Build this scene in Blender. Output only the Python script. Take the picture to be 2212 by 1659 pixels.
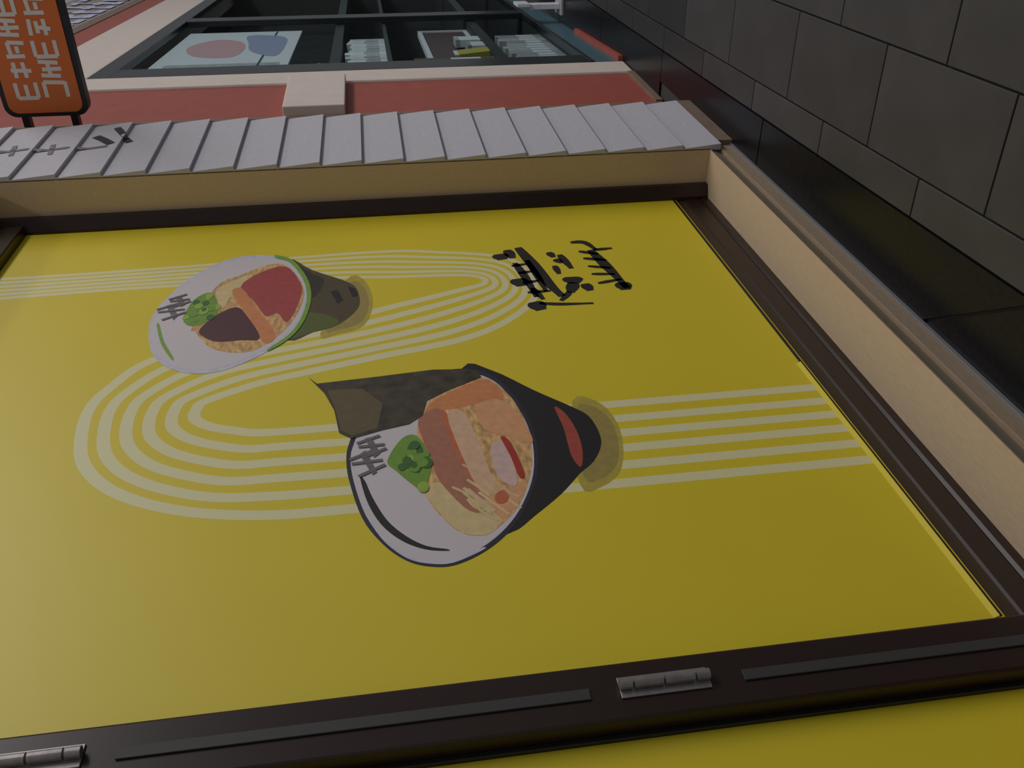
import bpy, bmesh, math, random
from mathutils import Vector, Matrix

scene = bpy.context.scene
for o in list(bpy.data.objects):
    bpy.data.objects.remove(o)

# ------------------------------------------------------------------ camera
# World: x runs along the shop front, y goes into the wall, z is up (metres).
# The photo was taken with the phone turned on its side, so image-left is up.
cam_d = bpy.data.cameras.new('camera')
cam = bpy.data.objects.new('camera', cam_d)
scene.collection.objects.link(cam)
cam_d.sensor_fit = 'HORIZONTAL'
cam_d.sensor_width = 36.0
cam_d.lens = 36.0 * 1922.0 / 2212.0
cam_d.clip_start = 0.05
right = Vector((-0.1487, -0.0049, -0.9889)).normalized()
back = -Vector((0.8223, 0.5549, -0.1264))
up = back.cross(right).normalized()
back = right.cross(up).normalized()
M4 = Matrix((right, up, back)).transposed().to_4x4()
M4.translation = Vector((0.0, -1.2587, 1.5))
cam.matrix_world = M4
scene.camera = cam

# ------------------------------------------------------------------ light
world = bpy.data.worlds.new('world')
scene.world = world
world.use_nodes = True
bgn = world.node_tree.nodes['Background']
bgn.inputs[0].default_value = (0.93, 0.95, 1.0, 1)
bgn.inputs[1].default_value = 0.2


def area(name, loc, sx, sy, power, color=(1, 1, 1), target=None):
    d = bpy.data.lights.new(name, 'AREA')
    d.shape = 'RECTANGLE'
    d.size = sx
    d.size_y = sy
    d.energy = power
    d.color = color
    o = bpy.data.objects.new(name, d)
    scene.collection.objects.link(o)
    o.location = loc
    if target:
        o.rotation_euler = (Vector(target) - Vector(loc)).to_track_quat('-Z', 'Y').to_euler()
    return o


area('ceiling_panel_light', (6.6, -6.2, 6.6), 7.0, 2.6, 500, (1.0, 0.97, 0.95))
for lx in (1.6, 2.6):
    area('ceiling_spot_light', (lx, -1.3, 5.0), 0.16, 0.16, 5, (1.0, 0.94, 0.86))

vs = scene.view_settings
vs.view_transform = 'Standard'
vs.look = 'None'
vs.gamma = 1.0
vs.use_curve_mapping = False
vs.exposure = 0.0

# ------------------------------------------------------------------ materials
MATS = {}


def mat(name, rgb, rough=0.6, metal=0.0, coat=0.0, coat_rough=0.2, noise=0.0, nscale=20.0,
        stretch=(1, 1, 1), bump=0.0, spec=0.5, var=0.0):
    if name in MATS:
        return MATS[name]
    m = bpy.data.materials.new(name)
    m.use_nodes = True
    nt = m.node_tree
    b = nt.nodes['Principled BSDF']
    b.inputs['Base Color'].default_value = (*rgb, 1)
    b.inputs['Roughness'].default_value = rough
    b.inputs['Metallic'].default_value = metal
    b.inputs['Specular IOR Level'].default_value = spec
    b.inputs['Coat Weight'].default_value = coat
    b.inputs['Coat Roughness'].default_value = coat_rough
    if noise > 0 or bump > 0:
        tc = nt.nodes.new('ShaderNodeTexCoord')
        mp = nt.nodes.new('ShaderNodeMapping')
        mp.inputs['Scale'].default_value = stretch
        nz = nt.nodes.new('ShaderNodeTexNoise')
        nz.inputs['Scale'].default_value = nscale
        nz.inputs['Detail'].default_value = 6
        nt.links.new(tc.outputs['Object'], mp.inputs['Vector'])
        nt.links.new(mp.outputs['Vector'], nz.inputs['Vector'])
        if noise > 0:
            rp = nt.nodes.new('ShaderNodeValToRGB')
            rp.color_ramp.elements[0].position = 0.3
            rp.color_ramp.elements[1].position = 0.7
            rp.color_ramp.elements[0].color = (*[c * (1 - noise) for c in rgb], 1)
            rp.color_ramp.elements[1].color = (*[min(1, c * (1 + noise)) for c in rgb], 1)
            nt.links.new(nz.outputs['Fac'], rp.inputs['Fac'])
            last = rp.outputs['Color']
            if var > 0:
                oi = nt.nodes.new('ShaderNodeObjectInfo')
                mr = nt.nodes.new('ShaderNodeMapRange')
                mr.inputs['To Min'].default_value = 1 - var
                mr.inputs['To Max'].default_value = 1 + var
                nt.links.new(oi.outputs['Random'], mr.inputs['Value'])
                hs = nt.nodes.new('ShaderNodeHueSaturation')
                nt.links.new(mr.outputs['Result'], hs.inputs['Value'])
                nt.links.new(last, hs.inputs['Color'])
                last = hs.outputs['Color']
            nt.links.new(last, b.inputs['Base Color'])
        if bump > 0:
            bp = nt.nodes.new('ShaderNodeBump')
            bp.inputs['Strength'].default_value = bump
            bp.inputs['Distance'].default_value = 0.004
            nt.links.new(nz.outputs['Fac'], bp.inputs['Height'])
            nt.links.new(bp.outputs['Normal'], b.inputs['Normal'])
    MATS[name] = m
    return m


def glass_mat(name, tint, refl, rough):
    m = bpy.data.materials.new(name)
    m.use_nodes = True
    nt = m.node_tree
    for n_ in list(nt.nodes):
        if n_.type != 'OUTPUT_MATERIAL':
            nt.nodes.remove(n_)
    out = [n_ for n_ in nt.nodes if n_.type == 'OUTPUT_MATERIAL'][0]
    tr = nt.nodes.new('ShaderNodeBsdfTransparent')
    tr.inputs[0].default_value = (*tint, 1)
    gl = nt.nodes.new('ShaderNodeBsdfGlossy')
    gl.inputs['Roughness'].default_value = rough
    mx = nt.nodes.new('ShaderNodeMixShader')
    mx.inputs[0].default_value = refl
    nt.links.new(tr.outputs[0], mx.inputs[1])
    nt.links.new(gl.outputs[0], mx.inputs[2])
    nt.links.new(mx.outputs[0], out.inputs['Surface'])
    MATS[name] = m
    return m


PC = dict(rough=0.55, coat=0.3, coat_rough=0.34)
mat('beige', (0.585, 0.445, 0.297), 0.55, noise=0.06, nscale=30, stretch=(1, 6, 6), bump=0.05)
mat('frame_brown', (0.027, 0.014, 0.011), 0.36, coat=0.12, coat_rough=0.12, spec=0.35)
mat('beige_apron_shaded', (0.33, 0.25, 0.17), 0.55, noise=0.08, nscale=30, stretch=(1, 6, 6), bump=0.05)  # the sill's beige, darkened to paint in shade on the front board
mat('beige_groove_shaded', (0.23, 0.185, 0.13), 0.6, noise=0.06, nscale=30, stretch=(1, 6, 6))  # same beige, darker still: shade below the sill edge put into the colour
mat('frame_umber', (0.052, 0.032, 0.016), 0.35)
mat('gasket', (0.012, 0.012, 0.013), 0.4)
mat('gasket_grey', (0.05, 0.047, 0.045), 0.6)
mat('hinge_metal', (0.34, 0.31, 0.31), 0.42, metal=0.6, noise=0.15, nscale=60)
mat('steel', (0.36, 0.36, 0.38), 0.4, metal=0.5)
mat('siding', (0.53, 0.515, 0.56), 0.6, noise=0.05, nscale=25, stretch=(1, 8, 8), bump=0.12)
mat('siding_back', (0.3, 0.28, 0.28), 0.8)
mat('trim_brown', (0.22, 0.155, 0.115), 0.6, noise=0.08, nscale=15)
mat('mark_black', (0.03, 0.03, 0.035), 0.6)
mat('mark_grey', (0.2, 0.2, 0.22), 0.6)
mat('red_paint', (0.37, 0.085, 0.06), 0.55, noise=0.06, nscale=10)
mat('cream', (0.72, 0.62, 0.56), 0.55, noise=0.03, nscale=12)
mat('orange', (0.66, 0.15, 0.025), 0.5)
mat('black_edge', (0.012, 0.011, 0.012), 0.4)
mat('sign_white', (0.72, 0.66, 0.62), 0.5)
mat('sign_blue', (0.62, 0.62, 0.82), 0.5)
mat('plaster', (0.35, 0.3, 0.27), 0.8, noise=0.05, nscale=8)
mat('teal_frame', (0.012, 0.018, 0.021), 0.35)
mat('teal_panel', (0.06, 0.14, 0.175), 0.4)
mat('interior', (0.03, 0.033, 0.034), 0.95, noise=0.2, nscale=6, spec=0.08)
mat('shelf', (0.03, 0.03, 0.031), 0.5)
mat('white_goods', (0.62, 0.62, 0.66), 0.5, noise=0.12, nscale=14, var=0.2)
mat('grey_goods', (0.36, 0.35, 0.37), 0.5, noise=0.15, nscale=14, var=0.25)
mat('brown_goods', (0.11, 0.085, 0.065), 0.6, noise=0.2, nscale=14)
mat('yellow_goods', (0.42, 0.36, 0.05), 0.5)
mat('maroon', (0.10, 0.055, 0.06), 0.6)
mat('pink_print', (0.62, 0.33, 0.36), 0.5)
mat('blue_print', (0.30, 0.31, 0.48), 0.5)
mat('paper', (0.68, 0.68, 0.73), 0.5)
mat('floor_base', (0.05, 0.048, 0.046), 0.85)
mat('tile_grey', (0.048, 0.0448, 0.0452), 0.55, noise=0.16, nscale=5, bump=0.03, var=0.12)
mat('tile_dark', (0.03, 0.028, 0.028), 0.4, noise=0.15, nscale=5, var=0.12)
mat('granite', (0.009, 0.009, 0.0112), 0.28, noise=0.3, nscale=60, spec=0.16)
mat('grout', (0.05, 0.048, 0.046), 0.8)
glass_mat('pane', (0.9, 0.95, 0.95), 0.01, 0.3)
# inks of the printed posters (laminated sheet)
mat('p_yellow', (0.765, 0.605, 0.021), noise=0.015, nscale=3, **PC)
for n_, c_ in (('p_line', (0.80, 0.745, 0.42)), ('p_shadow', (0.50, 0.39, 0.06)), ('p_noodle2', (0.72, 0.55, 0.27)), ('p_nori2', (0.13, 0.095, 0.04)), ('p_lilac', (0.62, 0.60, 0.72)), ('p_greenbody', (0.10, 0.13, 0.02)), ('p_black2', (0.03, 0.025, 0.015)), ('p_shadow2', (0.36, 0.28, 0.07)), ('p_green3', (0.32, 0.47, 0.06)), ('p_black', (0.012, 0.009, 0.009)),
               ('p_red', (0.40, 0.07, 0.045)), ('p_navy', (0.022, 0.022, 0.042)), ('p_white', (0.68, 0.61, 0.63)),
               ('p_pork', (0.44, 0.175, 0.105)), ('p_cream', (0.72, 0.46, 0.29)),
               ('p_egg', (0.74, 0.36, 0.17)), ('p_pink', (0.68, 0.47, 0.42)), ('p_chili', (0.42, 0.035, 0.02)),
               ('p_chili2', (0.58, 0.15, 0.06)), ('p_green', (0.18, 0.34, 0.04)), ('p_green2', (0.05, 0.15, 0.03)),
               ('p_grey', (0.16, 0.14, 0.15)), ('p_olive', (0.085, 0.06, 0.025)), ('p_greenrim', (0.21, 0.40, 0.05)),
               ('p_redmeat', (0.42, 0.06, 0.06)), ('p_salmon', (0.68, 0.25, 0.09)), ('p_meat', (0.09, 0.025, 0.03))):
    mat(n_, c_, noise=0.1 if n_ not in ('p_line', 'p_black', 'p_white') else 0.0, nscale=40, **PC)
mat('p_noodle', (0.66, 0.39, 0.15), noise=0.45, nscale=28, stretch=(1, 1, 2.5), **PC)
mat('p_nori', (0.055, 0.042, 0.022), noise=0.55, nscale=22, **PC)

# ------------------------------------------------------------------ helpers
COL = scene.collection


def link(name, me, m, parent=None, smooth=False):
    o = bpy.data.objects.new(name, me)
    COL.objects.link(o)
    if m:
        me.materials.append(MATS[m])
    if parent is not None:
        o.parent = parent
    if smooth:
        for p in me.polygons:
            p.use_smooth = True
    return o


def tag(o, label=None, cat=None, group=None, kind=None):
    if label:
        o['label'] = label
    if cat:
        o['category'] = cat
    if group:
        o['group'] = group
    if kind:
        o['kind'] = kind
    return o


def empty(name, loc=(0, 0, 0), rz=0.0):
    o = bpy.data.objects.new(name, None)
    COL.objects.link(o)
    o.location = loc
    o.rotation_euler = (0, 0, rz)
    o.empty_display_size = 0.1
    return o


def box(name, lo, hi, m, parent=None, bevel=0.0):
    """box given by two corners in the parent's frame"""
    bm = bmesh.new()
    bmesh.ops.create_cube(bm, size=1)
    for v in bm.verts:
        v.co = Vector([lo[i] + (v.co[i] + 0.5) * (hi[i] - lo[i]) for i in range(3)])
    if bevel > 0:
        bmesh.ops.bevel(bm, geom=bm.edges[:], offset=bevel, segments=2, affect='EDGES', profile=0.5)
    bmesh.ops.recalc_face_normals(bm, faces=bm.faces)
    me = bpy.data.meshes.new(name)
    bm.to_mesh(me)
    bm.free()
    return link(name, me, m, parent)


def prism(name, pts, axis, a, b, m, parent=None, bevel=0.0):
    """closed polygon extruded along an axis. axis x: pts=(y,z); y: pts=(x,z); z: pts=(x,y)"""
    def co(p, t):
        return {'x': (t, p[0], p[1]), 'y': (p[0], t, p[1]), 'z': (p[0], p[1], t)}[axis]
    n = len(pts)
    vs_ = [co(p, a) for p in pts] + [co(p, b) for p in pts]
    fs = [tuple(range(n))[::-1], tuple(range(n, 2 * n))]
    fs += [(i, (i + 1) % n, n + (i + 1) % n, n + i) for i in range(n)]
    bm = bmesh.new()
    bv = [bm.verts.new(v) for v in vs_]
    for f_ in fs:
        bm.faces.new([bv[i] for i in f_])
    if bevel > 0:
        bmesh.ops.bevel(bm, geom=bm.edges[:], offset=bevel, segments=2, affect='EDGES', profile=0.5)
    bmesh.ops.recalc_face_normals(bm, faces=bm.faces)
    me = bpy.data.meshes.new(name)
    bm.to_mesh(me)
    bm.free()
    return link(name, me, m, parent)


def catmull(pts, closed, n=6):
    out = []
    N = len(pts)
    rng = range(N) if closed else range(N - 1)
    for i in rng:
        if closed:
            p = [Vector(pts[(i + k) % N]) for k in (-1, 0, 1, 2)]
        else:
            p = [Vector(pts[min(max(i + k, 0), N - 1)]) for k in (-1, 0, 1, 2)]
        for j in range(n):
            t = j / n
            out.append(0.5 * ((2 * p[1]) + (p[2] - p[0]) * t + (2 * p[0] - 5 * p[1] + 4 * p[2] - p[3]) * t * t
                              + (3 * p[1] - p[0] - 3 * p[2] + p[3]) * t ** 3))
    if not closed:
        out.append(Vector(pts[-1]))
    return out


def flat_fill(name, pts, y, m, parent, plane='xz'):
    """flat printed shape on the poster sheet (poster plane: x, z)"""
    me = bpy.data.meshes.new(name)
    me.from_pydata([(p[0], y, p[1]) for p in pts], [], [tuple(range(len(pts)))])
    me.update()
    if me.polygons[0].normal.y > 0:
        me.flip_normals()
    return link(name, me, m, parent)


def ribbon(name, pts, w, place, m, parent, taper=None):
    """flat stroke along a polyline; place(u, v) gives the 3D point"""
    P = [Vector(p) for p in pts]
    vs_, fs = [], []
    for i, p in enumerate(P):
        d = (P[min(i + 1, len(P) - 1)] - P[max(i - 1, 0)])
        d = d.normalized() if d.length > 0 else Vector((1, 0))
        nrm = Vector((-d.y, d.x))
        ww = w * (taper(i / (len(P) - 1)) if taper else 1.0) * 0.5
        vs_ += [place(*(p + nrm * ww)), place(*(p - nrm * ww))]
        if i:
            k = 2 * i
            fs.append((k - 2, k - 1, k + 1, k))
    me = bpy.data.meshes.new(name)
    me.from_pydata(vs_, [], fs)
    me.update()
    return link(name, me, m, parent)


def cyl_z(name, cx, cy, z0, z1, r, m, parent=None, seg=20):
    bm = bmesh.new()
    bmesh.ops.create_cone(bm, cap_ends=True, segments=seg, radius1=r, radius2=r, depth=z1 - z0,
                          matrix=Matrix.Translation((cx, cy, (z0 + z1) / 2)))
    me = bpy.data.meshes.new(name)
    bm.to_mesh(me)
    bm.free()
    return link(name, me, m, parent)


# ------------------------------------------------------------------ floor
TH = math.radians(2.4)
floor = box('floor', (-3.0, -5.0, -0.12), (13.0, 1.6, -0.012), 'floor_base')
tag(floor, 'grey stone tile floor with a polished black border along the shop front', None, None, 'structure')
FO = Vector((2.5, -0.341))
E1 = Vector((math.cos(TH), math.sin(TH)))
E2 = Vector((math.sin(TH), -math.cos(TH)))
TL, TW, JO = 0.61, 0.305, 0.006


def tile_mesh(name, w, d, m):
    bm = bmesh.new()
    bmesh.ops.create_cube(bm, size=1)
    for v in bm.verts:
        v.co = Vector((v.co.x * w, v.co.y * d, (v.co.z - 0.5) * 0.0115))
    top = [e for e in bm.edges if all(abs(v.co.z) < 1e-6 for v in e.verts)]
    bmesh.ops.bevel(bm, geom=top, offset=0.0015, segments=1, affect='EDGES')
    me = bpy.data.meshes.new(name)
    bm.to_mesh(me)
    bm.free()
    me.materials.append(MATS[m])
    return me


FULL = {'tile_grey': tile_mesh('tile', TL - JO, TW - JO, 'tile_grey'),
        'tile_dark': tile_mesh('tile', TL - JO, TW - JO, 'tile_dark')}
CUT = {'tile_grey': tile_mesh('tile', TL - JO, 0.117 - JO, 'tile_grey'),
       'tile_dark': tile_mesh('tile', TL - JO, 0.117 - JO, 'tile_dark')}


def put_tile(me, s, t):
    o = bpy.data.objects.new('tile', me)
    COL.objects.link(o)
    c = FO + E1 * s + E2 * t
    o.location = (c.x, c.y, 0.0)
    o.rotation_euler = (0, 0, TH)
    o.parent = floor


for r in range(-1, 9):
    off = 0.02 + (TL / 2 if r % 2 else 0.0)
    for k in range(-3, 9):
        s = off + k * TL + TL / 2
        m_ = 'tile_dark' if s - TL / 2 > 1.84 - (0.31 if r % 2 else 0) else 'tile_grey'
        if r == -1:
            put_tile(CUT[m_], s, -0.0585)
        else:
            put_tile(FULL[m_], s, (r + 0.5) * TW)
# polished black border slabs between the tile grid and the shop front
def edge_y(x):
    return FO.y + 0.117 + (x - FO.x) * math.tan(TH) + 0.004
slabs = [-1.0, 0.35, None, 3.3, 4.65, 6.0, 7.4, 9.0]
xs = [(-1.0, -1.0), (0.35, 0.35), (1.95 + 0.07, 1.64), (3.3, 3.3), (4.65, 4.65), (6.0, 6.0), (7.4, 7.4), (9.0, 9.0)]
for (a0, a1), (b0, b1) in zip(xs[:-1], xs[1:]):
    g = 0.004 if (a0 == a1) else 0.009
    h = 0.004 if (b0 == b1) else 0.009
    yb = 0.30 if a0 > 4 else 0.02
    pts = [(a1 + g, edge_y(a1)), (b1 - h, edge_y(b1)), (b0 - h, 0.0), (b0 - h, yb), (a0 + g, yb), (a0 + g, 0.0)]
    prism('border_slab', pts, 'z', -0.0118, 0.0, 'granite', floor)

# ------------------------------------------------------------------ walls
wall = box('wall_back', (-1.2, 0.29, 0.0), (4.15, 0.40, 4.2), 'plaster')
tag(wall, 'plain wall behind the poster cases', None, None, 'structure')
head = box('wall_front', (-1.2, 0.0, 3.07), (3.515, 0.285, 4.2), 'plaster')
tag(head, 'wall above the poster cases', None, None, 'structure')

# clapboard wall beside the poster case
sw = box('wall_right', (3.535, 0.004, 0.0), (4.15, 0.288, 4.2), 'siding_back')
tag(sw, 'white clapboard wall strip beside the poster case', None, None, 'structure')
EXP = 0.167
z0 = 0.238 - EXP
bpts = [(0.003, 0.0), (-0.024, 0.0), (-0.008, EXP + 0.001), (0.003, EXP + 0.001)]
bme = None
for k in range(25):
    if bme is None:
        b_ = prism('siding_board', bpts, 'x', 3.515, 4.15, 'siding', sw, bevel=0.0015)
        bme = b_.data
        b_.location = (0, 0, z0)
    else:
        b_ = bpy.data.objects.new('siding_board', bme)
        COL.objects.link(b_)
        b_.parent = sw
        b_.location = (0, 0, z0 + k * EXP)
box('baseboard', (3.57, -0.020, 0.0), (4.16, 0.003, 0.07), 'trim_brown', sw, 0.002)
box('corner_trim', (4.151, -0.012, 0.0), (4.165, 0.28, 4.2), 'trim_brown', sw)


def on_siding(u, v):
    k = (v - z0) / EXP
    fr = k - math.floor(k)
    return (u, -0.0265 + 0.016 * fr, v)


for pts, w, m_ in (([(3.835, 2.62), (3.83, 3.25)], 0.022, 'mark_grey'), ([(3.99, 2.70), (3.93, 2.655), (3.86, 2.61)], 0.035, 'mark_black'),
                   ([(4.08, 2.63), (3.99, 2.59), (3.90, 2.545)], 0.03, 'mark_black'), ([(3.9, 2.85), (3.77, 2.83)], 0.02, 'mark_grey'),
                   ([(3.9, 3.0), (3.77, 2.98)], 0.02, 'mark_grey')):
    P_ = []
    for a, b in zip(pts[:-1], pts[1:]):
        for j in range(8):
            P_.append(Vector(a).lerp(Vector(b), j / 8))
    P_.append(Vector(pts[-1]))
    ribbon('painted_mark', P_, w, on_siding, m_, sw)

# ------------------------------------------------------------------ beige window surround
win = empty('window_1', (1.2, 0.0, 0.0))
tag(win, 'beige boxed surround of the poster cases with deep sill', None, None, 'structure')
W1 = Vector((1.2, 0, 0))


def wbox(name, lo, hi, m, bevel=0.0):
    return box(name, Vector(lo) - W1, Vector(hi) - W1, m, win, bevel)


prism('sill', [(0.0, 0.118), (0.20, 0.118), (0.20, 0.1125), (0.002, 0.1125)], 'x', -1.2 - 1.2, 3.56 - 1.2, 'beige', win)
prism('sill_groove', [(0.003, 0.112), (0.20, 0.112), (0.20, 0.067), (0.018, 0.067)], 'x', -1.2 - 1.2, 3.56 - 1.2, 'beige_groove_shaded', win)
wbox('sill_apron', (-1.2, 0.002, 0.013), (3.57, 0.20, 0.066), 'beige_apron_shaded', 0.002)
wbox('metal_strip', (-1.2, -0.004, 0.001), (3.57, 0.05, 0.013), 'steel')
wbox('jamb', (3.515, -0.004, 0.118), (3.534, 0.285, 3.07), 'beige')
wbox('head_board', (-1.2, -0.004, 3.05), (3.514, 0.285, 3.069), 'beige')

# ------------------------------------------------------------------ poster case frame
case = empty('poster_case', (1.04, 0.15, 0.118))
tag(case, 'dark brown hinged metal poster case set in the beige surround', 'poster case')
CO = Vector((1.04, 0.15, 0.118))


def cbox(name, lo, hi, m, bevel=0.0, parent=case):
    return box(name, Vector(lo) - CO, Vector(hi) - CO, m, parent, bevel)


def cprism(name, pts, axis, a, b, m, parent=case, bevel=0.0):
    ia = {'x': (1, 2, 0), 'y': (0, 2, 1), 'z': (0, 1, 2)}[axis]
    return prism(name, [(p[0] - CO[ia[0]], p[1] - CO[ia[1]]) for p in pts], axis, a - CO[ia[2]], b - CO[ia[2]], m, parent, bevel)


cbox('back_panel', (-1.19, 0.225, 0.12), (3.512, 0.285, 3.048), 'gasket')
cprism('stile', [(3.512, 0.142), (3.488, 0.142), (3.468, 0.188), (3.468, 0.222), (3.512, 0.222)], 'z', 0.119, 3.048, 'frame_brown')
cprism('bottom_bead', [(0.196, 0.1185), (0.224, 0.1185), (0.224, 0.150), (0.204, 0.150), (0.197, 0.142)], 'x', -1.19, 3.467, 'frame_brown')
cprism('bottom_rail', [(0.206, 0.151), (0.224, 0.151), (0.224, 0.222), (0.206, 0.222), (0.199, 0.216), (0.199, 0.157)], 'x', -1.19, 3.467, 'frame_brown')
cprism('inner_rail', [(0.204, 0.2225), (0.224, 0.2225), (0.224, 0.263), (0.210, 0.263)], 'x', -1.19, 3.467, 'frame_umber')
cbox('gasket_strip', (1.132, 0.198, 0.2635), (3.467, 0.224, 0.275), 'gasket', 0.003)
cbox('top_rail', (-1.19, 0.16, 2.895), (3.467, 0.222, 3.048), 'frame_brown', 0.004)
cbox('mullion', (0.968, 0.152, 0.119), (1.096, 0.2245, 3.048), 'frame_brown', 0.006)
cbox('mullion_lip', (0.957, 0.19, 0.265), (0.9675, 0.2245, 2.894), 'gasket', 0.001)
for a, b in ((0.135, 0.89), (1.19, 2.04), (2.34, 2.9)):
    cbox('cover_strip', (1.018, 0.1475, a), (1.042, 0.1518, b), 'gasket_grey', 0.001)


def hinge(zc):
    h = cbox('hinge', (1.012, 0.148, zc - 0.088), (1.058, 0.1515, zc + 0.088), 'hinge_metal', 0.001)
    segs = ((-0.088, -0.062), (-0.058, 0.0), (0.004, 0.06), (0.064, 0.088))
    for a, b in segs:
        cyl_z('knuckle', 1.036 - CO.x, 0.140 - CO.y, zc + a - CO.z, zc + b - CO.z, 0.0105, 'hinge_metal', h)


for zc in (1.045, 2.185):
    hinge(zc)

# ------------------------------------------------------------------ posters
YP = 0.2

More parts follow.
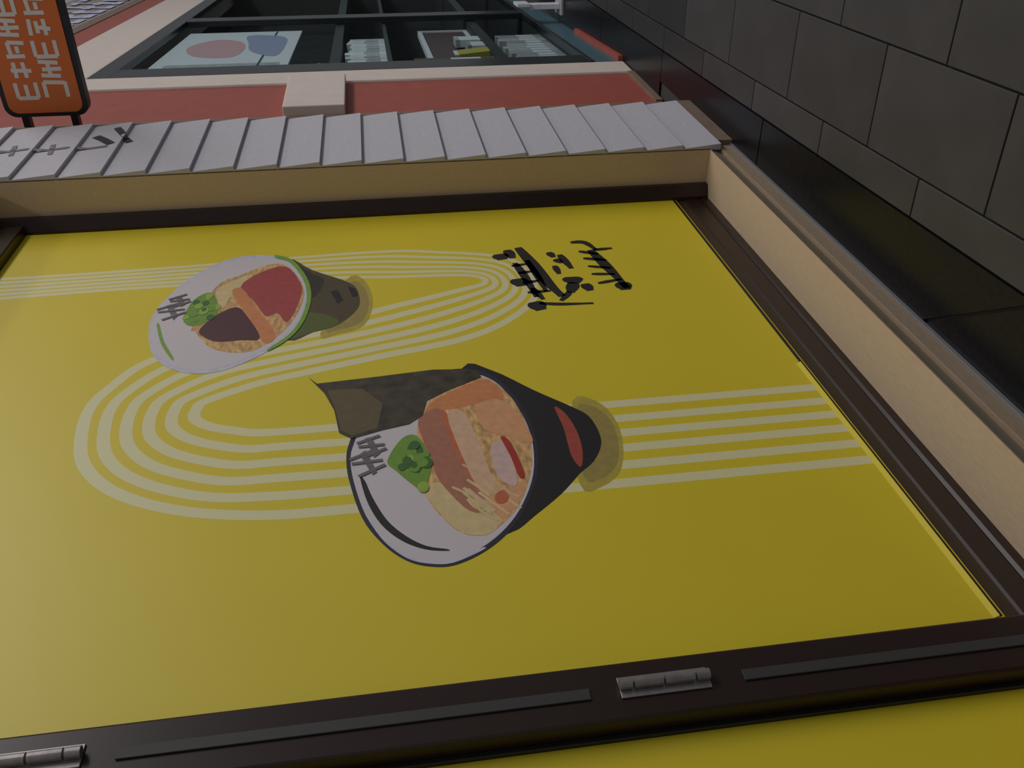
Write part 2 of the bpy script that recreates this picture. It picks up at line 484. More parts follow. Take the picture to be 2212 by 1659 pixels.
ART = [
  ('bowl_shadow', 'p_shadow', [(2.049, 1.01), (2.023, 0.93), (1.892, 0.908), (1.737, 0.944), (1.67, 1.01), (1.69, 1.066)]),
  ('bowl_body', 'p_black', [(2.268, 1.305), (2.244, 1.218), (2.116, 1.106), (2.021, 1.016), (1.972, 0.98), (1.901, 0.968), (1.836, 0.975), (1.771, 1.01), (1.724, 1.059), (1.657, 1.118), (1.587, 1.197), (1.539, 1.258), (1.566, 1.307), (1.894, 1.383)]),
  ('emblem', 'p_red', [(2.028, 1.066), (1.996, 1.043), (1.937, 1.03), (1.876, 1.026), (1.806, 1.032), (1.752, 1.049), (1.797, 1.063), (1.861, 1.062), (1.928, 1.06)]),
  ('bowl_rim', 'p_navy', [(1.87, 1.65), (1.779, 1.642), (1.636, 1.611), (1.539, 1.564), (1.479, 1.513), (1.453, 1.462), (1.449, 1.406), (1.481, 1.335), (1.54, 1.268), (1.627, 1.212), (1.739, 1.166), (1.86, 1.145), (1.975, 1.147), (2.095, 1.17), (2.202, 1.211), (2.261, 1.283), (2.252, 1.395), (2.161, 1.529), (2.035, 1.615), (1.938, 1.643)]),
  ('bowl_inside', 'p_white', [(1.868, 1.639), (1.777, 1.631), (1.643, 1.602), (1.55, 1.557), (1.492, 1.508), (1.468, 1.459), (1.465, 1.406), (1.496, 1.338), (1.554, 1.273), (1.633, 1.22), (1.741, 1.176), (1.862, 1.156), (1.97, 1.158), (2.081, 1.18), (2.183, 1.218), (2.237, 1.286), (2.228, 1.392), (2.141, 1.522), (2.02, 1.603), (1.93, 1.631)]),
  ('line_arc', 'p_black', [(1.792, 1.615), (1.773, 1.602), (1.708, 1.585), (1.62, 1.552), (1.558, 1.509), (1.519, 1.464), (1.502, 1.418), (1.496, 1.418), (1.508, 1.468), (1.544, 1.52), (1.606, 1.566), (1.693, 1.598)]),
  ('noodles', 'p_noodle', [(2.094, 1.424), (2.152, 1.36), (2.208, 1.254), (2.121, 1.191), (1.999, 1.163), (1.863, 1.161), (1.753, 1.18), (1.629, 1.23), (1.554, 1.295), (1.535, 1.335), (1.563, 1.391), (1.695, 1.455), (1.843, 1.464), (1.998, 1.455)]),
  ('pork_slice', 'p_pork', [(2.051, 1.431), (2.051, 1.381), (1.852, 1.355), (1.734, 1.33), (1.629, 1.306), (1.625, 1.353), (1.746, 1.415), (1.851, 1.433), (1.998, 1.455)]),
  ('fat_slice', 'p_cream', [(2.028, 1.371), (2.044, 1.328), (1.916, 1.301), (1.768, 1.284), (1.68, 1.274), (1.703, 1.319), (1.813, 1.344)]),
  ('egg_half', 'p_egg', [(2.066, 1.284), (2.087, 1.218), (2.014, 1.174), (1.901, 1.153), (1.87, 1.164), (1.911, 1.222), (1.937, 1.263), (1.988, 1.289)]),
  ('fish_cake', 'p_pink', [(1.878, 1.266), (1.885, 1.229), (1.777, 1.218), (1.701, 1.226), (1.723, 1.257), (1.778, 1.272)]),
  ('chili', 'p_chili', [(1.906, 1.237), (1.89, 1.217), (1.818, 1.204), (1.738, 1.198), (1.734, 1.213), (1.821, 1.223)]),
  ('sauce_spot', 'p_chili2', [(1.675, 1.282), (1.689, 1.261), (1.66, 1.251), (1.64, 1.268), (1.648, 1.285)]),
  ('spring_onion', 'p_green', [(1.848, 1.544), (1.938, 1.502), (1.945, 1.462), (1.864, 1.436), (1.819, 1.43), (1.718, 1.457), (1.744, 1.485), (1.803, 1.523)]),
  ('spring_onion', 'p_green2', [(1.909, 1.484), (1.919, 1.46), (1.846, 1.445), (1.783, 1.468), (1.847, 1.495)]),
  ('seaweed_sheet', 'p_nori', [(2.281, 1.764), (2.241, 1.737), (2.253, 1.57), (2.269, 1.394), (2.257, 1.284), (2.237, 1.259), (2.208, 1.254), (2.152, 1.36), (2.108, 1.423), (2.038, 1.44), (2.002, 1.479), (1.985, 1.551), (1.957, 1.635), (1.989, 1.67), (2.095, 1.684), (2.188, 1.714)]),
  ('printed_mark', 'p_grey', [(1.883, 1.616), (1.9, 1.6), (1.804, 1.572), (1.794, 1.583)]),
  ('printed_mark', 'p_grey', [(1.952, 1.6), (1.956, 1.584), (1.882, 1.562), (1.865, 1.578)]),
  ('bowl_shadow', 'p_shadow', [(2.91, 1.654), (2.901, 1.592), (2.731, 1.564), (2.573, 1.596), (2.528, 1.68), (2.536, 1.736)]),
  ('bowl_body', 'p_olive', [(3.115, 1.871), (3.003, 1.776), (2.885, 1.644), (2.791, 1.611), (2.686, 1.616), (2.585, 1.681), (2.549, 1.76), (2.508, 1.836), (2.66, 1.93), (2.983, 1.931)]),
  ('base_mark', 'p_black', [(2.827, 1.709), (2.834, 1.684), (2.755, 1.663), (2.732, 1.683)]),
  ('base_mark', 'p_black', [(2.857, 1.649), (2.837, 1.623), (2.781, 1.613), (2.773, 1.633)]),
  ('bowl_rim', 'p_lilac', [(2.632, 2.284), (2.5, 2.252), (2.407, 2.197), (2.355, 2.12), (2.351, 2.034), (2.397, 1.953), (2.457, 1.887), (2.53, 1.828), (2.64, 1.789), (2.793, 1.776), (2.941, 1.797), (3.094, 1.854), (3.151, 1.943), (3.157, 2.035), (3.107, 2.125), (2.988, 2.212), (2.851, 2.265), (2.74, 2.289)]),
  ('bowl_inside', 'p_white', [(2.627, 2.276), (2.508, 2.244), (2.423, 2.193), (2.375, 2.121), (2.372, 2.039), (2.417, 1.959), (2.476, 1.895), (2.551, 1.841), (2.652, 1.804), (2.795, 1.791), (2.931, 1.81), (3.073, 1.863), (3.125, 1.944), (3.131, 2.03), (3.081, 2.117), (2.966, 2.202), (2.837, 2.254), (2.729, 2.279)]),
  ('line_arc', 'p_greenrim', [(2.668, 2.265), (2.667, 2.256), (2.559, 2.224), (2.451, 2.178), (2.443, 2.183), (2.542, 2.23)]),
  ('noodles', 'p_noodle', [(2.642, 2.148), (2.916, 2.107), (2.997, 2.03), (3.068, 1.937), (3.053, 1.873), (2.909, 1.813), (2.775, 1.8), (2.607, 1.837), (2.487, 1.907), (2.452, 1.976), (2.492, 2.069), (2.602, 2.133)]),
  ('chilli_mince', 'p_redmeat', [(3.048, 1.878), (2.909, 1.816), (2.797, 1.809), (2.628, 1.843), (2.693, 1.881), (2.678, 1.918), (2.787, 1.965), (2.904, 2.021), (3.0, 1.968)]),
  ('salmon_strip', 'p_salmon', [(2.863, 2.046), (2.886, 2.014), (2.733, 1.951), (2.556, 1.876), (2.5, 1.909), (2.644, 1.962)]),
  ('minced_meat', 'p_meat', [(2.619, 2.122), (2.71, 2.078), (2.753, 2.02), (2.687, 1.98), (2.535, 1.925), (2.529, 1.984), (2.53, 2.056), (2.57, 2.106)]),
  ('spring_onion', 'p_green', [(2.696, 2.186), (2.827, 2.169), (2.873, 2.117), (2.762, 2.081), (2.682, 2.091), (2.642, 2.148)]),
  ('printed_mark', 'p_grey', [(2.797, 2.256), (2.805, 2.239), (2.719, 2.206), (2.69, 2.216)]),
  ('printed_mark', 'p_grey', [(2.858, 2.237), (2.866, 2.219), (2.798, 2.192), (2.78, 2.206)]),
]
STROKES = [
  ([(3.091, 1.006), (2.944, 0.974), (2.782, 0.943), (2.679, 0.913)], 0.018),
  ([(3.044, 1.085), (2.994, 1.077)], 0.024),
  ([(3.076, 1.05), (3.001, 1.038)], 0.016),
  ([(2.833, 1.047), (2.774, 1.039)], 0.025),
  ([(2.961, 1.037), (2.836, 1.017), (2.685, 1.002)], 0.012),
  ([(2.978, 0.989), (2.83, 0.971), (2.721, 0.962)], 0.010),
  ([(2.755, 1.006), (2.665, 0.982)], 0.010),
  ([(2.653, 1.018), (2.592, 1.002)], 0.024),
  ([(2.641, 1.001), (2.624, 0.929), (2.615, 0.817)], 0.008),
  ([(2.82, 0.851), (2.769, 0.853)], 0.028),
  ([(2.776, 0.851), (2.702, 0.88)], 0.018),
  ([(2.709, 0.879), (2.647, 0.924)], 0.010),
  ([(3.034, 0.896), (2.987, 0.885)], 0.012),
  ([(2.971, 0.885), (2.937, 0.863)], 0.012),
  ([(3.008, 0.86), (2.886, 0.837)], 0.012),
  ([(2.918, 0.895), (2.848, 0.891)], 0.010),
  ([(3.032, 0.735), (2.928, 0.714), (2.828, 0.695), (2.708, 0.674)], 0.016),
  ([(2.753, 0.683), (2.695, 0.682)], 0.023),
  ([(2.761, 0.816), (2.706, 0.807)], 0.016),
  ([(3.026, 0.781), (2.992, 0.713)], 0.009),
  ([(2.964, 0.777), (2.937, 0.694)], 0.009),
  ([(2.897, 0.774), (2.87, 0.693)], 0.008),
  ([(2.832, 0.775), (2.82, 0.691)], 0.008),
  ([(2.757, 0.768), (2.778, 0.678)], 0.008),
  ([(3.108, 0.796), (3.101, 0.743), (3.029, 0.712)], 0.011),
  ([(3.03, 0.722), (3.036, 0.648)], 0.009),
  ([(2.876, 1.036), (2.884, 0.984)], 0.008),
  ([(2.795, 1.033), (2.808, 0.972)], 0.008),
  ([(2.936, 1.053), (2.947, 0.991)], 0.008),
  ([(2.723, 1.028), (2.725, 0.945)], 0.008),
]
NOODLE_LINES = [
   [(1.675, 0.2), (1.675, 1.0), (1.708, 1.985), (1.759, 2.121), (1.831, 2.231), (1.923, 2.309), (2.029, 2.35), (2.19, 2.369), (2.303, 2.337), (2.448, 2.239), (2.527, 2.013), (2.599, 1.725), (2.688, 1.495), (2.766, 1.283), (2.814, 1.171), (2.867, 1.181), (2.894, 1.271), (2.91, 1.487), (2.939, 1.799), (2.948, 2.374), (2.937, 2.739), (2.928, 2.916)] ,
   [(1.746, 0.2), (1.746, 1.0), (1.765, 1.967), (1.81, 2.089), (1.874, 2.191), (1.955, 2.261), (2.047, 2.296), (2.184, 2.309), (2.282, 2.278), (2.411, 2.17), (2.483, 1.961), (2.552, 1.689), (2.636, 1.451), (2.72, 1.249), (2.789, 1.138), (2.871, 1.146), (2.919, 1.235), (2.944, 1.452), (2.975, 1.754), (2.976, 2.363), (2.965, 2.748), (2.96, 2.927)] ,
   [(1.816, 0.2), (1.816, 1.0), (1.825, 1.948), (1.864, 2.056), (1.919, 2.149), (1.989, 2.211), (2.066, 2.242), (2.178, 2.249), (2.261, 2.22), (2.375, 2.102), (2.439, 1.91), (2.505, 1.653), (2.585, 1.408), (2.675, 1.216), (2.765, 1.105), (2.876, 1.109), (2.943, 1.198), (2.98, 1.416), (3.012, 1.709), (3.005, 2.353), (2.994, 2.756), (2.992, 2.937)] ,
   [(1.882, 0.2), (1.882, 1.0), (1.888, 1.928), (1.92, 2.022), (1.966, 2.105), (2.023, 2.16), (2.085, 2.186), (2.172, 2.189), (2.24, 2.162), (2.34, 2.036), (2.397, 1.86), (2.459, 1.618), (2.536, 1.366), (2.63, 1.183), (2.741, 1.072), (2.881, 1.073), (2.968, 1.161), (3.016, 1.38), (3.049, 1.662), (3.034, 2.342), (3.024, 2.764), (3.025, 2.948)] ,
   [(1.948, 0.2), (1.948, 1.0), (1.953, 1.907), (1.978, 1.986), (2.015, 2.06), (2.059, 2.108), (2.105, 2.129), (2.167, 2.129), (2.22, 2.105), (2.305, 1.97), (2.355, 1.811), (2.415, 1.584), (2.488, 1.325), (2.587, 1.151), (2.717, 1.04), (2.885, 1.037), (2.994, 1.123), (3.053, 1.343), (3.088, 1.614), (3.064, 2.331), (3.054, 2.772), (3.059, 2.959)] ,
   [(2.018, 0.2), (2.018, 1.0), (2.022, 1.885), (2.04, 1.948), (2.066, 2.013), (2.096, 2.054), (2.125, 2.071), (2.161, 2.069), (2.199, 2.048), (2.271, 1.906), (2.314, 1.764), (2.372, 1.55), (2.441, 1.284), (2.545, 1.119), (2.693, 1.008), (2.89, 1.0), (3.019, 1.084), (3.091, 1.305), (3.127, 1.566), (3.094, 2.32), (3.084, 2.781), (3.093, 2.97)] ,
]
EXTRA = [
  ('big', 'noodles_light', 'p_noodle2', [(1.724, 1.461), (1.74, 1.415), (1.673, 1.381), (1.625, 1.353), (1.624, 1.303), (1.589, 1.286), (1.552, 1.298), (1.536, 1.335), (1.566, 1.391), (1.66, 1.44)]),
  ('big', 'sauce_line', 'p_chili2', [(2.041, 1.388), (2.028, 1.369), (1.813, 1.34), (1.698, 1.321), (1.734, 1.334), (1.853, 1.363)]),
  ('big', 'noodles_orange', 'p_salmon', [(2.086, 1.42), (2.14, 1.357), (2.196, 1.255), (2.155, 1.213), (2.092, 1.204), (2.074, 1.283), (2.059, 1.335), (2.055, 1.385), (2.036, 1.428)]),
  ('big', 'orange_broth', 'p_egg', [(1.728, 1.331), (1.681, 1.281), (1.712, 1.221), (1.714, 1.198), (1.625, 1.238), (1.579, 1.288), (1.646, 1.311)]),
  ('big', 'nori_sheen', 'p_nori2', [(2.202, 1.706), (2.195, 1.605), (2.112, 1.548), (1.994, 1.567), (1.97, 1.635), (2.001, 1.666), (2.094, 1.68)]),
  ('big', 'rim_light', 'p_lilac', [(1.618, 1.593), (1.543, 1.558), (1.485, 1.51), (1.461, 1.46), (1.457, 1.407), (1.487, 1.338), (1.495, 1.337), (1.465, 1.406), (1.468, 1.459), (1.492, 1.508), (1.551, 1.556), (1.623, 1.59)]),
  ('small', 'body_green', 'p_greenbody', [(2.68, 1.789), (2.673, 1.74), (2.624, 1.682), (2.582, 1.69), (2.553, 1.76), (2.514, 1.832), (2.52, 1.851), (2.603, 1.804)]),
  ('small', 'body_dark', 'p_black2', [(3.074, 1.848), (2.973, 1.775), (2.92, 1.732), (2.811, 1.754), (2.804, 1.776), (2.941, 1.797)]),
  ('small', 'noodles_yellow', 'p_noodle2', [(2.893, 2.099), (2.974, 2.033), (2.991, 1.988), (2.904, 2.021), (2.852, 2.045), (2.76, 2.064), (2.783, 2.086)]),
  ('small', 'green_edge', 'p_greenrim', [(3.147, 1.916), (3.098, 1.854), (2.943, 1.794), (2.792, 1.773), (2.637, 1.788), (2.526, 1.827), (2.453, 1.887), (2.467, 1.892), (2.542, 1.836), (2.649, 1.801), (2.794, 1.788), (2.933, 1.808), (3.076, 1.861), (3.121, 1.914)]),
]

post = empty('poster', (1.1, YP, 0.26))
tag(post, 'yellow poster printed with two ramen bowls and pale looping noodle lines', 'poster')
PO = Vector((1.1, YP, 0.26))


def loc(p):
    return (p[0] - PO.x, p[1] - PO.z)


box('sheet', (1.1 - PO.x, 0.0, 0.0), (3.4675 - PO.x, 0.0018, 2.894 - PO.z), 'p_yellow', post)
LY = 0.00016
prism('bottom_fold', [(-0.007, 0.0152), (0.0, 0.0152), (0.0, 0.027)], 'x', 0.03, 1.05, 'p_yellow', post)
for ln in NOODLE_LINES:
    src = ln
    x0_ = ln[0][0]
    ln = [(x0_, 0.277), (x0_, 0.5), (x0_, 0.8), (x0_, 1.1), (x0_, 1.4)] + ([(x0_, 1.65), (x0_ + 0.004, 1.82)] if ln[2][1] > 1.9 else [(x0_, 1.62), (x0_, 1.76)]) + ln[2:]
    P_ = catmull([loc(p) for p in ln], False, 8)
    P_ = [p for p in P_ if p.y < 2.628]
    q_ = NOODLE_LINES.index(src)
    ribbon('noodle_line', P_, 0.034, lambda u, v: (u, -LY * 0.4 - q_ * 0.00002, v), 'p_line', post,
           taper=lambda t: 1.0 if t < 0.66 else max(0.62, 1.0 - (t - 0.66) * 3.2))
ROUND = {'bowl_rim', 'bowl_inside', 'line_arc', 'noodles', 'egg_half', 'fish_cake', 'chili', 'spring_onion', 'bowl_shadow', 'emblem',
         'sauce_spot', 'minced_meat', 'chilli_mince', 'bowl_body', 'pork_slice', 'fat_slice', 'salmon_strip'}
random.seed(4)


def build_bowl(items):
    shape = [i for i in items if i[0] == 'bowl_rim'][0]
    root = None
    made = []
    order = 2
    rim_i = items.index(shape)
    root = flat_fill('printed_bowl', catmull([loc(p) for p in shape[2]], True, 5), -LY * (2 + rim_i), shape[1], post)
    for i, (nm, m_, pts) in enumerate(items):
        if i == rim_i:
            continue
        pp = [loc(p) for p in pts]
        if nm in ROUND:
            pp = catmull(pp, True, 4)
        flat_fill(nm, pp, -LY * (2 + i), m_, root)
    return root


rb = build_bowl(ART[:18])
rb['label'] = 'printed black bowl with seaweed sheet, pork and noodles'
rs = build_bowl(ART[18:])
rs['label'] = 'printed green-rimmed bowl with red and brown mince'


def extra(root, which):
    base_ = 2 + 18.0
    for k, (wh, nm, m_, pts) in enumerate(EXTRA):
        if wh == which:
            lay = {'noodles_light': 6.4, 'noodles_orange': 6.2, 'orange_broth': 6.6, 'sauce_line': 7.5, 'nori_sheen': 15.5, 'rim_light': 4.5,
                   'body_green': 1.4, 'body_dark': 1.6, 'noodles_yellow': 7.5, 'green_edge': 13.5}[nm]
            flat_fill(nm, catmull([loc(p) for p in pts], True, 4) if nm != 'nori_sheen' else [loc(p) for p in pts], -LY * (2 + lay), m_, root)


extra(rb, 'big')
extra(rs, 'small')


def shrink(i, f):
    pp = [Vector(p) for p in ART[i][2]]
    cc = sum(pp, Vector((0, 0))) / len(pp)
    return catmull([loc(cc + (p - cc) * f) for p in pp], True, 4)


flat_fill('bowl_shadow', shrink(0, 0.82), -LY * 2.3, 'p_shadow2', rb)
flat_fill('bowl_shadow', shrink(18, 0.82), -LY * 2.3, 'p_shadow2', rs)


def chop(root, i, n, depth):
    """chopped spring onion rings"""
    pp = [Vector(p) for p in ART[i][2]]
    cc = sum(pp, Vector((0, 0))) / len(pp)
    for k in range(n):
        p = random.choice(pp)
        c_ = cc + (p - cc) * random.uniform(0.1, 0.95)
        r = random.uniform(0.012, 0.024)
        a0 = random.uniform(0, 6)
        ring = [loc((c_.x + r * math.cos(a0 + a * math.tau / 12), c_.y + r * 0.7 * math.sin(a0 + a * math.tau / 12))) for a in range(12)]
        flat_fill('onion_ring', ring, depth - k * 0.00003, random.choice(('p_green', 'p_green2', 'p_green3')), root)


def wisp(root, centre, rad, ang, cols, n, depth):
    """thin printed noodle strands inside a bowl"""
    for k in range(n):
        a0 = random.uniform(-1, 1) * rad
        b0 = random.uniform(-0.8, 0.8) * rad
        L_ = random.uniform(0.05, 0.12)
        d = Vector((math.cos(ang), math.sin(ang)))
        q = Vector((-d.y, d.x))
        c = Vector(centre) + d * a0 * 0.6 + q * b0 * 0.6
        pts = [c - d * L_ / 2, c + q * random.uniform(-0.012, 0.012), c + d * L_ / 2]
        ribbon('noodle_strand', catmull([loc(p) for p in pts], False, 4), 0.008, lambda u, v, k=k: (u, depth - k * 0.00004, v), random.choice(cols), root)


def at_print(i):
    xs_ = [p[0] for p in ART[i][2]]
    zs_ = [p[1] for p in ART[i][2]]
    return (sum(xs_) / len(xs_), sum(zs_) / len(zs_))


chop(rb, 13, 26, -LY * 21)
chop(rs, 29, 18, -LY * 17)
wisp(rb, (at_print(6)[0] - 0.16, at_print(6)[1] + 0.0), 0.12, math.radians(35), ('p_cream', 'p_noodle2', 'p_noodle2'), 16, -LY * 9.2)
wisp(rs, (at_print(25)[0] - 0.10, at_print(25)[1] + 0.04), 0.07, math.radians(35), ('p_cream', 'p_noodle2'), 8, -LY * 9.6)

def scribble(root, i, depth):
    """small brush lettering printed inside a bowl"""
    pp = [Vector(p) for p in ART[i][2]]
    cc = sum(pp, Vector((0, 0))) / len(pp)
    ax = (pp[0] + pp[1]) / 2 - (pp[2] + pp[3]) / 2
    nx = Vector((-ax.y, ax.x))
    for k, (a, b_) in enumerate(((-0.35, 0.2), (0.05, -0.25), (0.4, 0.15))):
        m0 = cc + ax * a
        ribbon('printed_stroke', [loc(m0 - nx * 0.38 + ax * b_ * 0.4), loc(m0 + nx * 0.04), loc(m0 + nx * 0.42 - ax * b_ * 0.4)], 0.011,
               lambda u, v, k=k: (u, depth - k * 0.00003, v), 'p_grey', root)


for i_, root_ in ((16, rb), (17, rb), (30, rs), (31, rs)):
    scribble(root_, i_, -LY * 21)
for pts, w in STROKES:
    P_ = catmull([loc(p) for p in pts], False, 5)
    ribbon('brush_lettering', P_, w * 2.2, lambda u, v: (u, -LY * 2, v), 'p_black', post,
           taper=lambda t: 0.75 + 0.5 * math.sin(math.pi * min(1, t * 1.2)))

p2 = box('poster', (-1.15, 0.2, 0.266), (0.9565, 0.2018, 2.893), 'p_yellow')
tag(p2, 'plain yellow neighbouring poster on the other side of the hinged dark mullion', 'poster')

# ------------------------------------------------------------------ red and cream pilaster
pil = empty('pilaster', (4.9, 0.1, 0.0))
tag(pil, 'red and cream painted pilaster with a cream square block beside the clapboard', 'pilaster')
PX = Vector((4.9, 0.1, 0.0))


def pbox(name, lo, hi, m, bevel=0.0):
    return box(name, Vector(lo) - PX, Vector(hi) - PX, m, pil, bevel)


pbox('side_strip', (4.17, 0.105, 0.0), (4.575, 0.285, 4.2), 'trim_brown')
pbox('red_panel', (4.576, 0.112, 0.0), (5.16, 0.285, 4.2), 'red_paint')
pbox('cream_post', (5.161, 0.095, 0.0), (5.39, 0.285, 4.2), 'cream', 0.012)
pbox('square_block', (4.57, 0.055, 1.655), (5.16, 0.111, 1.965), 'cream', 0.006)
pbox('base_strip', (4.577, 0.095, 0.0), (5.16, 0.1115, 0.035), 'trim_brown')

# ------------------------------------------------------------------ neighbouring shop: slanted header
PH = math.radians(5.0)
hd = empty('shop_header', (5.40, 0.1, 3.10), PH)
tag(hd, 'cream and red shop header with a bluish lettered board above the dark window', 'shop header')
box('cream_beam', (0.04, 0.0, 0.0), (6.5, 0.25, 0.40), 'cream', hd, 0.01)
box('red_band', (0.04, 0.012, 0.401), (6.5, 0.25, 0.62), 'red_paint', hd)
box('brown_band', (0.04, 0.006, 0.621), (6.5, 0.25, 0.72), 'trim_brown', hd)
board = box('name_board', (0.04, 0.01, 0.721), (6.5, 0.25, 1.35), 'plaster', hd)
random.seed(11)
sx = 0.25
qn = 0
while sx < 6.3:
    for k in range(3):
        zA = 0.79 + random.choice((0.0, 0.2))
        pts = [(sx + random.uniform(0, 0.25), zA), (sx + random.uniform(0, 0.25), zA + random.uniform(0.15, 0.28))]
        qn += 1
        ribbon('lettering', pts, 0.08, lambda u, v: (u, 0.0085 - qn * 0.0001, v), 'sign_blue', board)
    for zb in (0.80, 0.98, 1.2):
        qn += 1
        ribbon('lettering', [(sx, zb), (sx + 0.28, zb)], 0.07, lambda u, v: (u, 0.0085 - qn * 0.0001, v), 'sign_blue', board)
    sx += 0.36

# ------------------------------------------------------------------ neighbouring shop window (its front runs 5 degrees off this one)
SW = Vector((5.40, 0.1, 0.0))


def sloc(s, d, z):
    return (SW.x + s * math.cos(PH) - d * math.sin(PH), SW.y + s * math.sin(PH) + d * math.cos(PH), z)


w2 = empty('window_2', sloc(0, 0, 0), PH)
tag(w2, 'dark teal framed shop window beyond the pilaster', None, None, 'structure')


def sbox(name, lo, hi, m, bevel=0.0):
    return box(name, lo, hi, m, w2, bevel)


sbox('side_panel', (0.02, 0.002, 0.2), (0.30, 0.05, 2.99), 'teal_frame', 0.004)
sbox('frame_post', (2.66, 0.004, 0.2), (2.90, 0.05, 2.99), 'teal_frame', 0.004)
sbox('frame_post', (5.0, 0.004, 0.2), (5.15, 0.05, 2.99), 'teal_frame', 0.004)
sbox('top_rail', (0.02, 0.003, 2.99), (6.4, 0.05, 3.095), 'teal_frame', 0.004)
sbox('bottom_rail', (0.02, -0.004, 0.17), (6.4, 0.05, 0.199), 'teal_frame', 0.003)
sbox('kick_panel', (0.02, 0.004, 0.0), (6.4, 0.05, 0.169), 'teal_panel')
sbox('red_threshold', (0.02, -0.030, 0.0), (1.3, 0.0035, 0.028), 'red_paint')
sbox('pane', (0.30, 0.022, 0.2), (2.66, 0.028, 2.99), 'pane')
sbox('pane', (2.90, 0.022, 0.2), (5.0, 0.028, 2.99), 'pane')
wi = box('wall_shop', (5.5, 1.60, 0.0), (11.9, 1.70, 4.0), 'interior')
tag(wi, 'dark back wall inside the neighbouring shop', None, None, 'structure')

we = box('wall_shop_end', (11.95, 0.70, 0.0), (12.05, 1.59, 4.0), 'interior')
tag(we, 'dark end wall inside the neighbouring shop', None, None, 'structure')
cl = box('ceiling', (5.5, 0.75, 3.3), (11.94, 1.59, 3.4), 'interior')
tag(cl, 'dark ceiling inside the neighbouring shop', None, None, 'structure')

# display shelving right behind the glass
sh = empty('display_shelf', sloc(1.5, 0.06, 0), PH)
tag(sh, 'black display shelving standing behind the neighbouring shop window', 'shelf')


def hbox(name, lo, hi, m, bevel=0.0):
    return box(name, Vector(lo) - Vector((1.5, 0.06, 0)), Vector(hi) - Vector((1.5, 0.06, 0)), m, sh, bevel)


hbox('upright', (0.28, 0.06, 0.0), (0.32, 0.46, 2.0), 'shelf')
hbox('upright', (6.4, 0.06, 0.0), (6.44, 0.46, 3.09), 'shelf')
hbox('back_board', (0.321, 0.44, 0.0), (6.399, 0.46, 3.09), 'interior')
for zt, th in ((1.78, 0.07), (1.40, 0.03), (0.68, 0.075), (0.19, 0.15)):
    hbox('shelf_board', (0.321, 0.06, zt - th), (6.399, 0.439, zt), 'shelf')

# large printed display board in the window
pb = empty('display_board', sloc(1.5, 0.075, 2.05), PH)
tag(pb, 'white display board with pink and blue print above the shelves in the shop window', 'display board')
box('panel', (-0.90, 0.0, 0.0), (0.98, 0.02, 0.89), 'paper', pb, 0.004)
for nm, pts, m_ in (('pink_print', [(-0.35, 0.42), (0.0, 0.36), (0.4, 0.42), (0.55, 0.62), (0.2, 0.78), (-0.25, 0.68)], 'pink_print'),
                    ('blue_print', [(-0.35, 0.12), (0.1, 0.08), (0.62, 0.12), (0.75, 0.4), (0.3, 0.36), (-0.1, 0.3)], 'blue_print'),
                    ('grey_print', [(-0.84, 0.06), (-0.62, 0.06), (-0.62, 0.8), (-0.84, 0.8)], 'grey_goods'),
                    ('dark_line', [(-0.86, 0.19), (0.95, 0.19), (0.95, 0.205), (-0.86, 0.205)], 'shelf')):
    pp = catmull(pts, True, 4) if nm in ('pink_print', 'blue_print') else pts
    flat_fill(nm, pp, -0.001 if 'e_print' not in nm else -0.0014, m_, pb)

random.seed(7)


def booklet(s, w, z, h, d, m_, label, group, cat):
    bk = empty(cat.replace(' ', '_'), sloc(s + w / 2, 0.072, z), PH)
    tag(bk, label, cat, group)
    box('cover', (-w / 2, 0.0, 0.0), (w / 2, d, h), m_, bk, 0.002)
    box('spine_label', (-w * 0.36, -0.0012, h * 0.18), (w * 0.36, -0.0001, h * 0.55), 'paper' if m_ != 'white_goods' else 'grey_goods', bk)
    return bk


x = 0.40
while x < 1.82:
    w = random.uniform(0.07, 0.11)
    booklet(x, w, 1.4005, random.uniform(0.24, 0.29), 0.22, 'white_goods', 'white upright booklet in the row on the upper shelf of the shop window',
            'white booklets on the upper shelf', 'booklet')
    x += w + 0.004
x = 0.36
while x < 1.78:
    w = random.uniform(0.09, 0.13)
    booklet(x, w, 0.1905, random.uniform(0.30, 0.38), 0.26, 'grey_goods', 'pale grey box file in the row on the lowest shelf of the shop window',
            'grey box files on the lowest shelf', 'box file')
    x += w + 0.005
x = 0.36
while x < 0.8:
    w = random.uniform(0.12, 0.15)
    booklet(x, w, 0.6805, random.uniform(0.46, 0.6), 0.25, 'brown_goods', 'tall dark brown carton beside the framed picture on the middle shelf',
            'dark cartons on the middle shelf', 'carton')
    x += w + 0.02
# framed picture, yellow packet and white cartons on the middle shelf
fb = empty('framed_picture', sloc(1.90, 0.13, 0.6805), PH)
tag(fb, 'white framed dark maroon picture standing on the middle shelf of the shop window', 'picture frame')
for lo, hi in (((-0.80, 0, 0), (-0.75, 0.05, 0.42)), ((0.75, 0, 0), (0.80, 0.05, 0.42)), ((-0.749, 0, 0), (0.749, 0.05, 0.03)), ((-0.749, 0, 0.385), (0.749, 0.05, 0.42))):
    box('frame_bar', lo, hi, 'paper', fb, 0.002)
box('picture', (-0.749, 0.012, 0.031), (0.749, 0.04, 0.384), 'maroon', fb)
yk = empty('packet', sloc(1.12, 0.064, 0.6805), PH)
tag(yk, 'small yellow packet in front of the framed picture on the middle shelf', 'packet')
prism('pouch', [(0.0, 0.0), (0.05, 0.0), (0.032, 0.22), (0.018, 0.22)], 'x', -0.10, 0.10, 'yellow_goods', yk, 0.003)
box('top_seal', (-0.10, 0.021, 0.2205), (0.10, 0.029, 0.245), 'paper', yk)
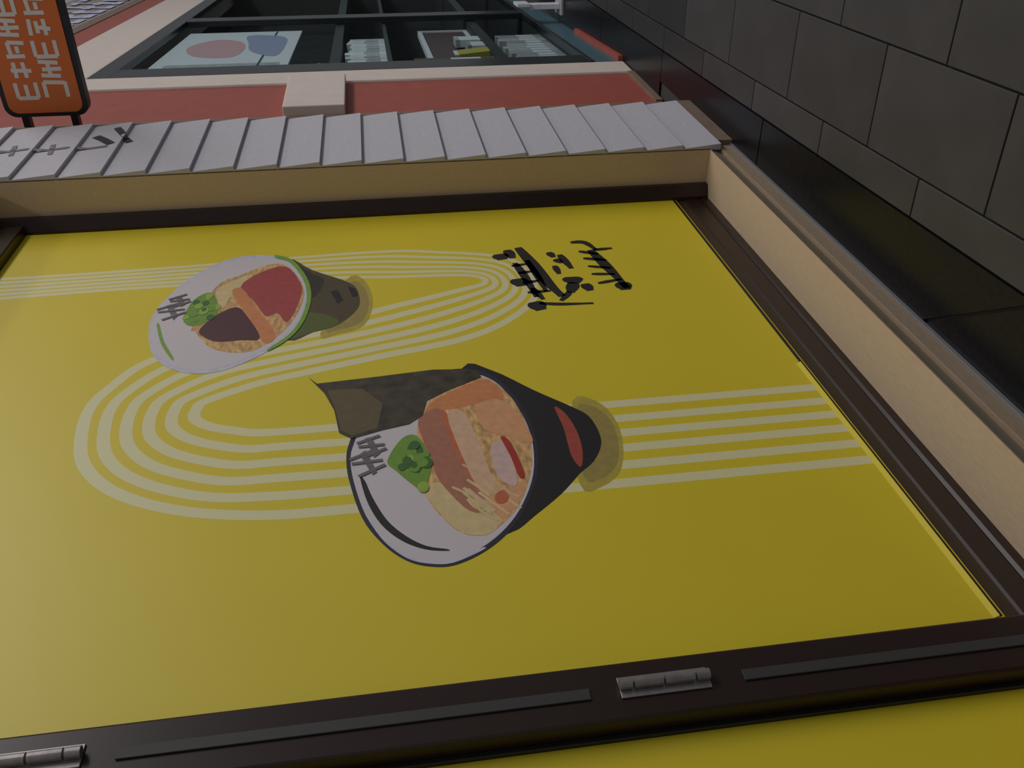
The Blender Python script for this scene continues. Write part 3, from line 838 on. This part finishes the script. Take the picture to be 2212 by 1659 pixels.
for i, (xx, hh) in enumerate(((1.40, 0.10), (1.70, 0.16))):
    cb = empty('carton', sloc(xx, 0.066, 0.6805), PH)
    tag(cb, ('low' if i == 0 else 'taller') + ' white carton in front of the framed picture on the middle shelf', 'carton')
    box('body', (-0.098, 0, 0), (0.098, 0.055, hh), 'white_goods', cb, 0.003)
    box('lid', (-0.10, -0.002, hh), (0.10, 0.056, hh + 0.03), 'grey_goods', cb, 0.002)
# white vase on the top shelf
vz = empty('vase', sloc(0.85, 0.16, 1.7805), PH)
tag(vz, 'small white vase on the topmost shelf under the display board', 'vase')
bm = bmesh.new()
prof = [(0.045, 0.0), (0.07, 0.03), (0.075, 0.08), (0.05, 0.13), (0.03, 0.16), (0.036, 0.18)]
rings = []
for r_, z_ in prof:
    rings.append([bm.verts.new((r_ * math.cos(a * math.tau / 24), r_ * math.sin(a * math.tau / 24), z_)) for a in range(24)])
for a, b in zip(rings[:-1], rings[1:]):
    for i in range(24):
        bm.faces.new((a[i], a[(i + 1) % 24], b[(i + 1) % 24], b[i]))
bm.faces.new(rings[0][::-1])
me = bpy.data.meshes.new('body')
bm.to_mesh(me)
bm.free()
link('body', me, 'paper', vz, True)
bm = bmesh.new()
bmesh.ops.create_cone(bm, cap_ends=True, segments=24, radius1=0.037, radius2=0.039, depth=0.008, matrix=Matrix.Translation((0, 0, 0.184)))
me = bpy.data.meshes.new('lip')
bm.to_mesh(me)
bm.free()
link('lip', me, 'paper', vz)
# white display stand outside the window
st = empty('display_stand', sloc(1.95, -0.12, 0.0), PH)
tag(st, 'low white display stand on the floor in front of the shop window', 'stand')
box('foot', (-0.13, -0.06, 0.0), (0.13, 0.06, 0.02), 'grey_goods', st, 0.003)
box('column', (-0.06, -0.02, 0.02), (0.06, 0.02, 0.26), 'white_goods', st, 0.004)
box('card_holder', (-0.11, -0.03, 0.26), (0.11, -0.005, 0.36), 'paper', st, 0.003)

# ------------------------------------------------------------------ orange blade sign
sg = empty('blade_sign', (4.30, -0.02, 2.97))
tag(sg, 'orange blade sign with black edge and white lettering projecting over the walkway', 'sign')


def rrect(y0, y1, zz0, zz1, r):
    pts = []
    for cy, cz, a0 in ((y1 - r, zz1 - r, 0), (y0 + r, zz1 - r, 90), (y0 + r, zz0 + r, 180), (y1 - r, zz0 + r, 270)):
        for k in range(6):
            a = math.radians(a0 + 90 * k / 5)
            pts.append((cy + r * math.cos(a), cz + r * math.sin(a)))
    return pts


prism('black_rim', rrect(-1.15, 0.0, -0.18, 0.18, 0.05), 'x', -0.005, 0.045, 'black_edge', sg)
prism('orange_face', rrect(-1.132, -0.018, -0.158, 0.158, 0.04), 'x', -0.009, -0.0051, 'orange', sg)
box('bracket', (-0.0, 0.0005, -0.12), (0.04, 0.124, -0.09), 'black_edge', sg)
box('bracket', (-0.0, 0.0005, 0.09), (0.04, 0.124, 0.12), 'black_edge', sg)
GL = [
    [[(0, 0), (0, 1)], [(0, 1), (0.8, 1)], [(0, 0.5), (0.7, 0.5)], [(0, 0), (0.8, 0)]],
    [[(0, 1), (0.8, 1)], [(0.8, 1), (0.75, 0)], [(0, 0), (0.8, 0)]],
    [[(0.1, 1), (0.05, 0.1)], [(0.4, 0.9), (0.42, 0.0)], [(0.8, 1), (0.72, 0.1)], [(0.0, 0.55), (0.85, 0.6)]],
    [[(0, 0.8), (0.8, 0.8)], [(0.4, 1), (0.35, 0)], [(0, 0.3), (0.8, 0.35)]],
    [[(0.0, 0.95), (0.8, 0.9)], [(0.1, 0.6), (0.7, 0.6)], [(0.0, 0.25), (0.8, 0.25)], [(0.4, 0.6), (0.3, 0.0)]],
    [[(0.05, 1.0), (0.05, 0.1)], [(0.05, 0.75), (0.75, 0.8)], [(0.75, 0.8), (0.7, 0.0)], [(0.2, 0.4), (0.55, 0.4)]],
]


def sign_text(seq, y_start, zb, h, w):
    q = 0
    for i, g in enumerate(seq):
        for st_ in GL[g]:
            pts = [(y_start - (i + u * 0.95) * w, zb + v * h) for u, v in st_]
            q += 1
            ribbon('lettering', pts, 0.017, lambda a, b, q=q: (-0.0094 - q * 0.00006, a, b), 'sign_white', sg)


sign_text([0, 3, 5, 2, 0, 4, 3, 1, 5, 0, 3], -0.085, 0.018, 0.085, 0.088)
sign_text([1, 2, 0, 4, 5, 3, 1, 0, 2, 5, 4], -0.085, -0.108, 0.090, 0.088)
